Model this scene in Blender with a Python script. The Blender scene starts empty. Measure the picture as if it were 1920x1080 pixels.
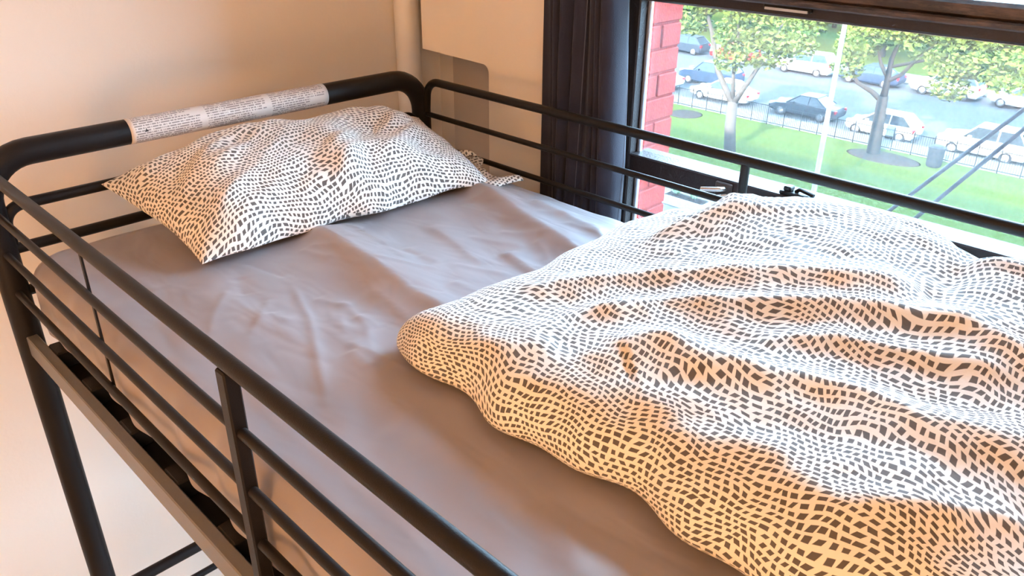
import bpy, math, random
import numpy as np
from mathutils import Matrix, Vector
random.seed(7); rng = np.random.default_rng(11)
SC = bpy.context.scene; COL = SC.collection
PI = math.pi
Z0 = 1.62                                   # height of the headboard tube above the floor

# ------------------------------------------------------------------ camera
F_PX = 1502.0
CAM = np.array([1.62222, -0.29402, 0.44389 + Z0])
CF = np.array([-0.62845537, 0.63256511, -0.45266459])
CR = np.array([0.70696836, 0.70721286, 0.00676022])
CU = np.array([-0.3244065, 0.31577105, 0.89165524])
cd = bpy.data.cameras.new('camera'); co = bpy.data.objects.new('camera', cd); COL.objects.link(co)
cd.sensor_width = 36.0; cd.lens = 36.0 * F_PX / 1920.0; cd.clip_start = 0.02; cd.clip_end = 600
co.matrix_world = Matrix(((CR[0], CU[0], -CF[0], CAM[0]), (CR[1], CU[1], -CF[1], CAM[1]), (CR[2], CU[2], -CF[2], CAM[2]), (0, 0, 0, 1)))
SC.camera = co

# ------------------------------------------------------------------ sky, sun, exposure
w = bpy.data.worlds.new('sky'); SC.world = w; w.use_nodes = True
bg = w.node_tree.nodes['Background']; bg.inputs[0].default_value = (0.49, 0.755, 1.0, 1); bg.inputs[1].default_value = 36.0
sd = bpy.data.lights.new('sun', 'SUN'); so = bpy.data.objects.new('sun', sd); COL.objects.link(so)
sd.energy = 75.0; sd.angle = math.radians(0.6); sd.color = (1.0, 0.93, 0.80)
so.rotation_euler = Vector((-0.12, 0.90, -0.445)).to_track_quat('-Z', 'Y').to_euler()
vs = SC.view_settings; vs.view_transform = 'Standard'; vs.look = 'None'; vs.exposure = 0.0; vs.gamma = 1.0; vs.use_curve_mapping = False
LAMP_COL = (1.0, 0.60, 0.31); LAMP_COL2 = (1.0, 0.47, 0.165); LAMP_A = 200.0; LAMP_B = 165.0; LAMP_F = 130.0

def at(px, py, axis, val):
    """photo pixel -> the point where its ray meets the plane coordinate[axis] = val"""
    d = CF + CR * (px - 960) / F_PX - CU * (py - 540) / F_PX
    return CAM + d * ((val - CAM[axis]) / d[axis])

# ------------------------------------------------------------------ materials
MATS = {}
def nt(name):
    m = bpy.data.materials.new(name); m.use_nodes = True; t = m.node_tree
    return m, t, t.nodes['Principled BSDF']
def N(t, typ, **kw):
    n = t.nodes.new(typ)
    for k, v in kw.items():
        if k.startswith('i_'):
            key = k[2:]; n.inputs[int(key) if key.isdigit() else key].default_value = v
        else: setattr(n, k, v)
    return n
def rgb(r, g, b): return (r, g, b, 1)
def mat(name, col, rough=0.5, metal=0.0, col2=None, nscale=8.0, bump=0.0, bscale=60.0, spec=0.5, sheen=0.0, coord='Object'):
    if name in MATS: return MATS[name]
    m, t, b = nt(name); L = t.links
    tc = N(t, 'ShaderNodeTexCoord')
    no = N(t, 'ShaderNodeTexNoise', i_Scale=nscale, i_Detail=5.0, i_Roughness=0.6); L.new(tc.outputs[coord], no.inputs['Vector'])
    mx = N(t, 'ShaderNodeMix', data_type='RGBA'); c2 = col2 or tuple(min(1, c * 0.88) for c in col)
    mx.inputs[6].default_value = rgb(*col); mx.inputs[7].default_value = rgb(*c2); L.new(no.outputs['Fac'], mx.inputs[0]); L.new(mx.outputs[2], b.inputs['Base Color'])
    b.inputs['Roughness'].default_value = rough; b.inputs['Metallic'].default_value = metal; b.inputs['Specular IOR Level'].default_value = spec
    if sheen: b.inputs['Sheen Weight'].default_value = sheen
    if bump:
        n2 = N(t, 'ShaderNodeTexNoise', i_Scale=bscale, i_Detail=4.0); L.new(tc.outputs[coord], n2.inputs['Vector'])
        bp = N(t, 'ShaderNodeBump', i_Strength=bump, i_Distance=0.01); L.new(n2.outputs['Fac'], bp.inputs['Height']); L.new(bp.outputs[0], b.inputs['Normal'])
    MATS[name] = m; return m

def print_fabric(name):
    """cream cotton printed with small warped charcoal tiles; UV is in metres"""
    m, t, b = nt(name); L = t.links
    uv = N(t, 'ShaderNodeUVMap')
    sc = N(t, 'ShaderNodeVectorMath', operation='SCALE'); sc.inputs['Scale'].default_value = 1 / 0.0098; L.new(uv.outputs[0], sc.inputs[0])
    vec = sc.outputs[0]
    for scale, amp, off in ((0.07, 3.2, 0.0), (0.24, 0.85, 37.0)):
        of = N(t, 'ShaderNodeVectorMath', operation='ADD'); of.inputs[1].default_value = (off, off * 2, 0); L.new(sc.outputs[0], of.inputs[0])
        no = N(t, 'ShaderNodeTexNoise', i_Scale=scale, i_Detail=0.0); L.new(of.outputs[0], no.inputs['Vector'])
        sb = N(t, 'ShaderNodeVectorMath', operation='SUBTRACT'); sb.inputs[1].default_value = (0.5, 0.5, 0.5); L.new(no.outputs['Color'], sb.inputs[0])
        s2 = N(t, 'ShaderNodeVectorMath', operation='SCALE'); s2.inputs['Scale'].default_value = amp * 2; L.new(sb.outputs[0], s2.inputs[0])
        ad = N(t, 'ShaderNodeVectorMath', operation='ADD'); L.new(vec, ad.inputs[0]); L.new(s2.outputs[0], ad.inputs[1]); vec = ad.outputs[0]
    # every other row is shifted like a running bond
    sp = N(t, 'ShaderNodeSeparateXYZ'); L.new(vec, sp.inputs[0])
    def M(op, a, bb=None, c=None):
        n = N(t, 'ShaderNodeMath', operation=op)
        for i, v in enumerate((a, bb, c)):
            if v is None: continue
            if isinstance(v, (int, float)): n.inputs[i].default_value = v
            else: L.new(v, n.inputs[i])
        return n.outputs[0]
    row = M('FLOOR', sp.outputs[1])
    xs = M('ADD', sp.outputs[0], M('MULTIPLY', row, 0.37))
    cb = N(t, 'ShaderNodeCombineXYZ'); L.new(M('FLOOR', xs), cb.inputs[0]); L.new(row, cb.inputs[1])
    wn = N(t, 'ShaderNodeTexWhiteNoise', noise_dimensions='2D'); L.new(cb.outputs[0], wn.inputs['Vector'])
    sw = N(t, 'ShaderNodeSeparateColor'); L.new(wn.outputs['Color'], sw.inputs[0])
    j = N(t, 'ShaderNodeTexWhiteNoise', noise_dimensions='3D'); cj = N(t, 'ShaderNodeCombineXYZ', i_2=5.0); L.new(M('FLOOR', xs), cj.inputs[0]); L.new(row, cj.inputs[1]); L.new(cj.outputs[0], j.inputs['Vector'])
    sj = N(t, 'ShaderNodeSeparateColor'); L.new(j.outputs['Color'], sj.inputs[0])
    fx0 = M('SUBTRACT', M('FRACT', xs), M('ADD', M('MULTIPLY', sj.outputs[0], 0.16), 0.42)); fy0 = M('SUBTRACT', M('FRACT', sp.outputs[1]), M('ADD', M('MULTIPLY', sj.outputs[1], 0.12), 0.44))
    sk = M('MULTIPLY', M('SUBTRACT', sj.outputs[2], 0.5), 0.9)
    fx = M('ABSOLUTE', M('ADD', fx0, M('MULTIPLY', fy0, sk))); fy = M('ABSOLUTE', fy0)
    hx = M('ADD', M('MULTIPLY', sw.outputs[0], 0.15), 0.23); hy = M('ADD', M('MULTIPLY', sw.outputs[1], 0.13), 0.22)
    ax = M('SMOOTH_MAX', M('SUBTRACT', fx, hx), M('SUBTRACT', fy, hy), 0.03)
    mr = N(t, 'ShaderNodeMapRange'); L.new(ax, mr.inputs[0]); mr.inputs[1].default_value = -0.02; mr.inputs[2].default_value = 0.03; mr.inputs[3].default_value = 1; mr.inputs[4].default_value = 0
    mx = N(t, 'ShaderNodeMix', data_type='RGBA'); L.new(mr.outputs[0], mx.inputs[0])
    mx.inputs[6].default_value = rgb(0.82, 0.80, 0.76); mx.inputs[7].default_value = rgb(0.098, 0.089, 0.083)
    L.new(mx.outputs[2], b.inputs['Base Color']); b.inputs['Roughness'].default_value = 0.75; b.inputs['Sheen Weight'].default_value = 0.25; b.inputs['Specular IOR Level'].default_value = 0.3
    n2 = N(t, 'ShaderNodeTexNoise', i_Scale=28.0, i_Detail=4.0, i_Roughness=0.55); L.new(uv.outputs[0], n2.inputs['Vector'])
    bp = N(t, 'ShaderNodeBump', i_Strength=0.22, i_Distance=0.012); L.new(n2.outputs['Fac'], bp.inputs['Height']); L.new(bp.outputs[0], b.inputs['Normal'])
    return m
M_PRINT = print_fabric('tile_print_cotton')

def satin(name):
    m, t, b = nt(name); L = t.links
    tc = N(t, 'ShaderNodeTexCoord')
    b.inputs['Base Color'].default_value = rgb(0.315, 0.285, 0.30); b.inputs['Roughness'].default_value = 0.34; b.inputs['Specular IOR Level'].default_value = 0.6
    b.inputs['Sheen Weight'].default_value = 0.08; b.inputs['Sheen Roughness'].default_value = 0.4
    mp = N(t, 'ShaderNodeMapping'); mp.inputs['Scale'].default_value = (1.0, 2.4, 1.0); mp.inputs['Rotation'].default_value = (0, 0, 0.5); L.new(tc.outputs['Object'], mp.inputs[0])
    n1 = N(t, 'ShaderNodeTexNoise', i_Scale=6.0, i_Detail=2.0, i_Roughness=0.45, i_Distortion=0.6); L.new(mp.outputs[0], n1.inputs['Vector'])
    bp = N(t, 'ShaderNodeBump', i_Strength=0.35, i_Distance=0.016); L.new(n1.outputs['Fac'], bp.inputs['Height'])
    n2 = N(t, 'ShaderNodeTexWave', i_Scale=900.0, i_Distortion=1.0); L.new(tc.outputs['Object'], n2.inputs['Vector'])
    b2 = N(t, 'ShaderNodeBump', i_Strength=0.05, i_Distance=0.0005); L.new(n2.outputs['Fac'], b2.inputs['Height']); L.new(bp.outputs[0], b2.inputs['Normal'])
    L.new(b2.outputs[0], b.inputs['Normal'])
    return m
M_SATIN = satin('taupe_satin')

M_BLACK = mat('black_powder_coat', (0.008, 0.007, 0.008), 0.42, 0.0, (0.012, 0.010, 0.010), 30, 0.10, 700, 0.20)
M_BEAM = mat('lamp_gleam_beam_coat', (0.17, 0.165, 0.165), 0.35, 0.2, (0.14, 0.136, 0.136), 30, 0.06, 500)  # greyer than the black frame: lamp gleam on the beam put into its colour
M_WALL = mat('warm_white_plaster', (0.80, 0.745, 0.67), 0.78, 0, (0.77, 0.71, 0.635), 2.5, 0.05, 90, 0.35)
M_TRIM = mat('white_gloss_paint', (0.82, 0.80, 0.77), 0.45, 0, (0.76, 0.74, 0.70), 4, 0.04, 40)
M_CEIL = mat('ceiling_white', (0.82, 0.81, 0.79), 0.9)
M_FLOOR = mat('pale_floor', (0.42, 0.38, 0.34), 0.45, 0, (0.34, 0.30, 0.26), 3)
M_SCREW = mat('bright_steel', (0.80, 0.80, 0.80), 0.25, 1.0)
M_CURT = mat('charcoal_curtain_cloth', (0.024, 0.023, 0.036), 0.78, 0, (0.018, 0.017, 0.027), 12, 0.12, 500, 0.2, 0.12)
M_ALU = mat('weathered_aluminium', (0.55, 0.60, 0.68), 0.4, 0.6, (0.40, 0.44, 0.50), 30)
M_LEAF = mat('leaf_green', (0.0347, 0.0534, 0.0113), 0.55, 0, (0.0186, 0.0374, 0.0093), 0.35, spec=0.0)
M_LEAF2 = mat('leaf_yellow_green', (0.0507, 0.0614, 0.0133), 0.55, 0, (0.0293, 0.0481, 0.0107), 0.35, spec=0.0)
M_LEAF3 = mat('leaf_deep_green', (0.0151, 0.0290, 0.0105), 0.55, 0, (0.0093, 0.0197, 0.0069), 0.35, spec=0.0)
M_BARK = mat('grey_bark', (0.0180, 0.0152, 0.0135), 0.85, 0, (0.0107, 0.0090, 0.0081), 4, 0.4, 20, spec=0.05)
M_BARK2 = mat('pale_bark', (0.0382, 0.0326, 0.0270), 0.85, 0, (0.0225, 0.0190, 0.0169), 4, 0.4, 20, spec=0.05)
M_LAWN = mat('lawn_green', (0.024, 0.031, 0.0045), 0.9, 0, (0.016, 0.025, 0.0045), 0.6, 0.3, 8, spec=0.0)
M_ASPH = mat('pale_asphalt', (0.0311, 0.0319, 0.0338), 0.85, 0, (0.0255, 0.0264, 0.0273), 0.5, spec=0.0)
M_CONC = mat('pale_concrete', (0.0607, 0.0573, 0.0539), 0.85, 0, (0.0523, 0.0505, 0.0488), 0.7, spec=0.0)
M_MULCH = mat('brown_mulch', (0.0100, 0.0073, 0.0065), 0.95, 0, (0.0154, 0.0123, 0.0108), 4, 0.5, 12, spec=0.0)
M_IRON = mat('dark_iron', (0.004, 0.005, 0.006), 0.6, spec=0.05)
M_POLE = mat('pale_painted_steel', (0.1056, 0.1152, 0.1190), 0.5, spec=0.05)
M_BIN = mat('dark_bin_plastic', (0.0060, 0.0067, 0.0083), 0.6, 0, (0.0105, 0.0112, 0.0128), 12, spec=0.05)
M_TYRE = mat('tyre_rubber', (0.006, 0.006, 0.007), 0.8, spec=0.05)
M_RIM = mat('silver_rim', (0.06, 0.06, 0.065), 0.5, 0.0, spec=0.1)
M_CGLASS = mat('car_glass', (0.008, 0.012, 0.015), 0.15, 0, None, 3, 0, 1, 0.2)
M_TAIL = mat('red_lamp_lens', (0.14, 0.004, 0.006), 0.3, spec=0.1)
M_HEAD = mat('clear_lamp_lens', (0.7, 0.72, 0.75), 0.1)
M_BRICK = [mat('red_painted_brick_%d' % i, c, 0.62, 0, tuple(x * 0.86 for x in c), 18, 0.22, 110, 0.08) for i, c in enumerate([(0.185, 0.013, 0.006), (0.172, 0.011, 0.005), (0.192, 0.015, 0.007)])]
M_MORTAR = mat('red_painted_mortar', (0.15, 0.010, 0.005), 0.8, 0, (0.12, 0.008, 0.004), 40, 0.3, 160, spec=0.05)
M_FACADE = mat('facade_render', (0.2100, 0.0650, 0.0600), 0.8)
M_SHRUB = mat('planter_shrub', (0.10, 0.20, 0.10), 0.7, 0, (0.16, 0.26, 0.13), 3)

def worn_black(name):
    m, t, b = nt(name); L = t.links
    tc = N(t, 'ShaderNodeTexCoord')
    mp = N(t, 'ShaderNodeMapping'); mp.inputs['Scale'].default_value = (1, 3, 6); L.new(tc.outputs['Object'], mp.inputs[0])
    n = N(t, 'ShaderNodeTexNoise', i_Scale=14.0, i_Detail=8.0, i_Roughness=0.75); L.new(mp.outputs[0], n.inputs['Vector'])
    r = N(t, 'ShaderNodeValToRGB'); e = r.color_ramp.elements
    e[0].position = 0.45; e[0].color = rgb(0.016, 0.011, 0.013); e[1].position = 0.72; e[1].color = rgb(0.12, 0.075, 0.055); L.new(n.outputs['Fac'], r.inputs[0])
    L.new(r.outputs[0], b.inputs['Base Color']); b.inputs['Roughness'].default_value = 0.5
    bp = N(t, 'ShaderNodeBump', i_Strength=0.5, i_Distance=0.002); L.new(n.outputs['Fac'], bp.inputs['Height']); L.new(bp.outputs[0], b.inputs['Normal'])
    return m
M_WORN = worn_black('chipped_black_paint')
M_FRAME = mat('black_window_paint', (0.012, 0.009, 0.011), 0.45, 0, (0.030, 0.022, 0.022), 10, 0.15, 200, 0.3)

def pane_mat():
    m = bpy.data.materials.new('haze_veil_glass'); m.use_nodes = True; t = m.node_tree; L = t.links
    for n in list(t.nodes): t.nodes.remove(n)
    out = N(t, 'ShaderNodeOutputMaterial'); tr = N(t, 'ShaderNodeBsdfTransparent', i_Color=rgb(0.97, 0.99, 1.0)); gl = N(t, 'ShaderNodeBsdfGlossy', i_Roughness=0.02)
    tl = N(t, 'ShaderNodeBsdfTranslucent', i_Color=rgb(0.9, 0.95, 1.0))
    tc = N(t, 'ShaderNodeTexCoord'); no = N(t, 'ShaderNodeTexNoise', i_Scale=3.0, i_Detail=3.0); L.new(tc.outputs['Object'], no.inputs['Vector'])
    mr = N(t, 'ShaderNodeMapRange'); mr.inputs[3].default_value = 0.011; mr.inputs[4].default_value = 0.015; L.new(no.outputs['Fac'], mr.inputs[0])  # translucent share puts the bright outdoor haze into the pane as a veil
    m1 = N(t, 'ShaderNodeMixShader'); L.new(mr.outputs[0], m1.inputs[0]); L.new(tr.outputs[0], m1.inputs[1]); L.new(tl.outputs[0], m1.inputs[2])
    m2 = N(t, 'ShaderNodeMixShader'); m2.inputs[0].default_value = 0.05; L.new(m1.outputs[0], m2.inputs[1]); L.new(gl.outputs[0], m2.inputs[2]); L.new(m2.outputs[0], out.inputs[0])
    return m
M_PANE = pane_mat()

def label_mat():
    """printed paper label: UV.x in metres along the tube, UV.y 0..1 around it; unreadable rows of tiny text in three columns"""
    m, t, b = nt('printed_label_paper'); L = t.links
    uv = N(t, 'ShaderNodeUVMap'); sp = N(t, 'ShaderNodeSeparateXYZ'); L.new(uv.outputs[0], sp.inputs[0])
    def M(op, a, bb=None):
        n = N(t, 'ShaderNodeMath', operation=op)
        for i, v in enumerate((a, bb)):
            if v is None: continue
            if isinstance(v, (int, float)): n.inputs[i].default_value = v
            else: L.new(v, n.inputs[i])
        return n.outputs[0]
    U, V = sp.outputs[0], sp.outputs[1]
    row = M('FLOOR', M('MULTIPLY', V, 22.0)); fr = M('FRACT', M('MULTIPLY', V, 22.0))
    inrow = M('MULTIPLY', M('GREATER_THAN', fr, 0.22), M('LESS_THAN', fr, 0.72))
    colp = M('FRACT', M('DIVIDE', U, 0.1485)); incol = M('MULTIPLY', M('GREATER_THAN', colp, 0.06), M('LESS_THAN', colp, 0.965))
    cb = N(t, 'ShaderNodeCombineXYZ'); L.new(M('FLOOR', M('MULTIPLY', U, 620.0)), cb.inputs[0]); L.new(row, cb.inputs[1])
    wn = N(t, 'ShaderNodeTexWhiteNoise', noise_dimensions='2D'); L.new(cb.outputs[0], wn.inputs['Vector'])
    ink = M('GREATER_THAN', wn.outputs['Value'], 0.22)
    c2 = N(t, 'ShaderNodeCombineXYZ'); L.new(row, c2.inputs[0]); L.new(M('FLOOR', M('DIVIDE', U, 0.1485)), c2.inputs[1])
    w2 = N(t, 'ShaderNodeTexWhiteNoise', noise_dimensions='2D'); L.new(c2.outputs[0], w2.inputs['Vector'])
    ln = M('LESS_THAN', colp, M('ADD', M('MULTIPLY', w2.outputs['Value'], 0.6), 0.62))
    mk = M('MULTIPLY', M('MULTIPLY', inrow, incol), M('MULTIPLY', ink, ln))
    mx = N(t, 'ShaderNodeMix', data_type='RGBA'); L.new(M('MULTIPLY', mk, 0.72), mx.inputs[0]); mx.inputs[6].default_value = rgb(0.64, 0.60, 0.57); mx.inputs[7].default_value = rgb(0.09, 0.07, 0.07)
    L.new(mx.outputs[2], b.inputs['Base Color']); b.inputs['Roughness'].default_value = 0.5
    return m
M_LABEL = label_mat()
def glow_mat(name, strength, col):
    m, t, b = nt(name); b.inputs['Base Color'].default_value = rgb(0.9, 0.85, 0.75); b.inputs['Emission Color'].default_value = rgb(*col); b.inputs['Emission Strength'].default_value = strength
    return m

# ------------------------------------------------------------------ mesh helpers
ORG = {}
class MB:
    def __init__(s): s.v = []; s.f = []; s.uv = None
    def add(s, vs, fs):
        o = len(s.v); s.v += [tuple(map(float, q)) for q in vs]; s.f += [tuple(i + o for i in f) for f in fs]; return s
    def box(s, x0, x1, y0, y1, z0, z1, bev=0.0):
        if bev <= 0:
            return s.add([(x, y, z) for z in (z0, z1) for y in (y0, y1) for x in (x0, x1)], [(0, 2, 3, 1), (4, 5, 7, 6), (0, 1, 5, 4), (2, 6, 7, 3), (0, 4, 6, 2), (1, 3, 7, 5)])
        b = min(bev, (x1 - x0) * .45, (y1 - y0) * .45, (z1 - z0) * .45); vs = []; idx = {}
        for sx in (0, 1):
            for sy in (0, 1):
                for sz in (0, 1):
                    c = ((x0, x1)[sx], (y0, y1)[sy], (z0, z1)[sz]); d = ((b, -b)[sx], (b, -b)[sy], (b, -b)[sz])
                    for a in range(3):
                        q = [c[0] + d[0], c[1] + d[1], c[2] + d[2]]; q[a] = c[a]; idx[(sx, sy, sz, a)] = len(vs); vs.append(q)
        fs = []
        for a in range(3):
            u, v_ = [k for k in range(3) if k != a]
            for sa in (0, 1):
                loop = []
                for (p, q) in ((0, 0), (1, 0), (1, 1), (0, 1)):
                    s3 = [0, 0, 0]; s3[a] = sa; s3[u] = p; s3[v_] = q; loop.append(idx[(*s3, a)])
                fs.append(tuple(loop))
        for a in range(3):                      # edge bevels
            u, v_ = [k for k in range(3) if k != a]
            for p in (0, 1):
                for q in (0, 1):
                    s0 = [0, 0, 0]; s0[u] = p; s0[v_] = q; s1 = list(s0); s1[a] = 1
                    fs.append((idx[(*s0, u)], idx[(*s1, u)], idx[(*s1, v_)], idx[(*s0, v_)]))
        for sx in (0, 1):
            for sy in (0, 1):
                for sz in (0, 1): fs.append(tuple(idx[(sx, sy, sz, a)] for a in range(3)))
        return s.add(vs, fs)
    def tube(s, pts, r, n=14, fillet=0.0, cap=True, rads=None):
        P = [np.array(q, float) for q in pts]
        if fillet > 0 and len(P) > 2:
            out = [P[0]]
            for i in range(1, len(P) - 1):
                a, b, c = P[i - 1], P[i], P[i + 1]; u = (a - b) / np.linalg.norm(a - b); v = (c - b) / np.linalg.norm(c - b)
                ang = math.acos(max(-1, min(1, u @ v)))
                if ang > PI - 0.02: out.append(b); continue
                tl = min(fillet / math.tan(ang / 2), np.linalg.norm(a - b) * .49, np.linalg.norm(c - b) * .49); rr = tl * math.tan(ang / 2)
                bis = (u + v) / np.linalg.norm(u + v); cen = b + bis * rr / math.sin(ang / 2); p0 = b + u * tl - cen; p1 = b + v * tl - cen
                tot = PI - ang; K = 9
                for k in range(K + 1):
                    t = k / K; out.append(cen + (p0 * math.sin((1 - t) * tot) + p1 * math.sin(t * tot)) / math.sin(tot))
            out.append(P[-1]); P = out
        T = []
        for i in range(len(P)):
            d = P[min(i + 1, len(P) - 1)] - P[max(i - 1, 0)]; T.append(d / np.linalg.norm(d))
        ref = np.array([0, 0, 1.]) if abs(T[0][2]) < .9 else np.array([1., 0, 0])
        nn = np.cross(T[0], ref); nn /= np.linalg.norm(nn); vs = []; fs = []
        for i, q in enumerate(P):
            nn = nn - T[i] * (nn @ T[i]); nn /= np.linalg.norm(nn); bb = np.cross(T[i], nn); rr = rads[i] if rads else r
            for k in range(n):
                a = 2 * PI * k / n; vs.append(q + rr * (nn * math.cos(a) + bb * math.sin(a)))
        for i in range(len(P) - 1):
            for k in range(n): fs.append((i * n + k, i * n + (k + 1) % n, (i + 1) * n + (k + 1) % n, (i + 1) * n + k))
        if cap: fs.append(tuple(reversed(range(n)))); fs.append(tuple((len(P) - 1) * n + k for k in range(n)))
        return s.add(vs, fs)
    def lathe(s, prof, c, n=24, axis='z'):
        vs = []; fs = []
        for (r, h) in prof:
            for k in range(n):
                a = 2 * PI * k / n; q = (r * math.cos(a), r * math.sin(a), h)
                if axis == 'y': q = (q[0], q[2], q[1])
                if axis == 'x': q = (q[2], q[0], q[1])
                vs.append((q[0] + c[0], q[1] + c[1], q[2] + c[2]))
        for i in range(len(prof) - 1):
            for k in range(n): fs.append((i * n + k, i * n + (k + 1) % n, (i + 1) * n + (k + 1) % n, (i + 1) * n + k))
        fs.append(tuple(range(n))); fs.append(tuple((len(prof) - 1) * n + k for k in range(n)))
        return s.add(vs, fs)
    def build(s, name, m, parent=None, smooth=False, local=False, uv=None, angle=None, merge=0.0):
        root = parent
        while root is not None and root.parent is not None: root = root.parent
        org = np.zeros(3) if (local or root is None) else ORG.get(root.name, np.zeros(3))
        me = bpy.data.meshes.new(name); V = np.array(s.v, float) - org
        me.from_pydata([tuple(q) for q in V], [], s.f)
        o = bpy.data.objects.new(name, me); COL.objects.link(o); me.materials.append(m)
        if uv is not None:
            ul = me.uv_layers.new(name='UVMap'); li = np.empty(len(me.loops), dtype=np.int32); me.loops.foreach_get('vertex_index', li)
            ul.data.foreach_set('uv', np.asarray(uv, dtype=np.float32)[li].ravel())
        if smooth:
            me.polygons.foreach_set('use_smooth', np.ones(len(me.polygons), dtype=bool))
            if angle is not None: me.set_sharp_from_angle(angle=angle)
        me.update(); me.validate()
        import bmesh
        bm = bmesh.new(); bm.from_mesh(me)
        if merge: bmesh.ops.remove_doubles(bm, verts=bm.verts, dist=merge)
        bmesh.ops.recalc_face_normals(bm, faces=bm.faces); bm.to_mesh(me); bm.free()
        if parent is not None: o.parent = parent
        return o
def empty(name, loc=(0, 0, 0), rz=0.0):
    o = bpy.data.objects.new(name, None); COL.objects.link(o); o.location = loc; o.rotation_euler = (0, 0, rz); o.empty_display_size = 0.1
    ORG[o.name] = np.array(loc, float); return o
def tag(o, label=None, cat=None, group=None, kind=None):
    if label: o['label'] = label
    if cat: o['category'] = cat
    if group: o['group'] = group
    if kind: o['kind'] = kind
    return o
def struct(o): o['kind'] = 'structure'; return o
def bx(name, m, dims, parent=None, bev=0.0, local=False): return MB().box(*dims, bev).build(name, m, parent, local=local)
SM = math.radians(40)

# ------------------------------------------------------------------ the room
XH = -0.30; YP = 1.13; YN = 1.32; YO = 1.42; XE = 4.0; YB = -2.6; ZC = 2.72; GZ = CAM[2] - 13.4
WX0, WX1, WZ0, WZ1 = 0.50, 1.52, 0.40, 2.50; WXO = 0.24
struct(bx('floor', M_FLOOR, (XH - .2, XE + .2, YB - .2, YO, -0.2, 0)))
struct(bx('ceiling', M_CEIL, (XH - .2, XE + .2, YB - .2, YO, ZC, ZC + .2)))
struct(bx('wall_head', M_WALL, (XH - .2, XH, YB - .2, YO, 0, ZC)))
struct(bx('wall_foot', M_WALL, (XE, XE + .2, YB - .2, YO, 0, ZC)))
struct(bx('wall_back', M_WALL, (XH, XE, YB - .2, YB, 0, ZC)))
struct(bx('baseboard_head', M_TRIM, (XH, XH + .015, YB, YN, 0, 0.10), bev=.004))
# window wall: masonry shell with the window opening, lined inside by a thick panel that is notched round the corner pipe
ww = struct(empty('wall_window', (XH, YO, 0)))
bx('masonry', M_WALL, (XH, WXO, YN, YO, 0, ZC), ww)
bx('masonry', M_WALL, (WX1, XE, YP, YO, 0, ZC), ww)
bx('masonry', M_WALL, (WX0, WX1, YP, YO, 0, WZ0), ww)
bx('masonry', M_WALL, (WX0, WX1, YP, YO, WZ1, ZC), ww)
xa, xb, zn, rc = -0.145, 0.118, Z0 + 0.027, 0.022
ol = [(xb, 0.0)] + [(xb - rc + rc * math.cos(a), zn - rc + rc * math.sin(a)) for a in np.linspace(0, PI / 2, 9)] + [(xa, zn + 0.006), (xa, ZC), (.40, ZC), (.40, 0.0)]
m = MB(); n_ = len(ol)
m.add([(x, YP, z) for x, z in ol] + [(x, YN, z) for x, z in ol], [tuple(range(n_)), tuple(range(2 * n_ - 1, n_ - 1, -1))] + [(i, i + n_, (i + 1) % n_ + n_, (i + 1) % n_) for i in range(n_)])
m.build('lining_panel', M_WALL, ww)
bx('lining_edge', M_WALL, (.40, WX0, YP, 1.20, 0, ZC), ww)
bx('recess_shade_board', mat('greige_shade_tone', (.50, .43, .365), .6, 0, (.46, .395, .335), 3), (XH + .075, xb, YN - .012, YN, 0.1, zn), ww)  # added board, its darker greige paints in the shade of the recess
# outside of the building: one tall facade whose top makes the shadow on the lawn
fc = struct(empty('wall_facade', (0, YO, GZ)))
for d in ((-45, WXO, YO, YO + .04, GZ, 8.0), (WX1, 45, YO, YO + .04, GZ, 8.0), (WXO, WX1, YO, YO + .04, GZ, WZ0), (WXO, WX1, YO, YO + .04, WZ1, 8.0)):
    bx('facade_slab', M_FACADE, d, fc)
struct(bx('roof', M_CONC, (-45, 45, -14, YO, 8.0, 8.3)))

pp = at(746, 100, 1, 1.165); px_ = -0.262
pipe = MB().lathe([(0.036, 0), (0.036, ZC)], (px_, 1.172, 0), 28).build('corner_pipe', M_TRIM, None, True, angle=SM)
pr = empty('riser_pipe', (px_, 1.172, 0)); tag(pr, 'white painted riser pipe standing in the room corner behind the headboard', 'pipe')
pipe.name = 'pipe'; pipe.parent = pr; pipe.location = -Vector((px_, 1.172, 0))
MB().lathe([(0.05, 0), (0.05, .012), (0.040, .02)], (px_, 1.172, 0.0), 24).build('floor_flange', M_TRIM, pr, True, angle=SM)

# ------------------------------------------------------------------ window
wi = struct(empty('window_1', (WX0, 1.2, WZ0)))
ya, yb = 1.165, 1.235
zt0, zt1, zm0, zm1 = Z0 + .222, Z0 + .285, Z0 - .158, Z0 - .114
bx('jamb', M_FRAME, (WX0, 0.551, ya, 1.206, WZ0, WZ1), wi, .003)
bx('weather_strip', M_ALU, (0.551, 0.560, 1.192, 1.2035, WZ0 + .05, zt0), wi, .002)
bx('jamb', M_FRAME, (WX1 - .05, WX1, ya, yb, WZ0, WZ1), wi, .004)
bx('head_rail', M_FRAME, (WX0 + .05, WX1 - .05, ya, yb, WZ1 - .06, WZ1), wi, .004)
bx('sill_rail', M_FRAME, (WX0 + .05, WX1 - .05, ya, yb, WZ0, WZ0 + .05), wi, .004)
tr_ = bx('transom', M_FRAME, (0.551, WX1 - .05, ya, yb, zt0, zt1 - .028), wi, .004)
bx('transom_lip', M_WORN, (0.551, WX1 - .05, ya - .018, yb - .02, zt1 - .030, zt1 - .002), wi, .006)
bx('transom_ledge', M_WORN, (0.551, WX1 - .05, ya - .028, ya, zt1 - .040, zt1 - .028), wi, .003)
bx('seal_strip', M_ALU, (0.551, WX1 - .05, 1.19, 1.21, zt0 - .004, zt0), wi)
bx('latch_plate', M_BLACK, (0.84, 0.935, ya - .010, ya, zt0 + .012, zt0 + .038), tr_, .002)
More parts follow.
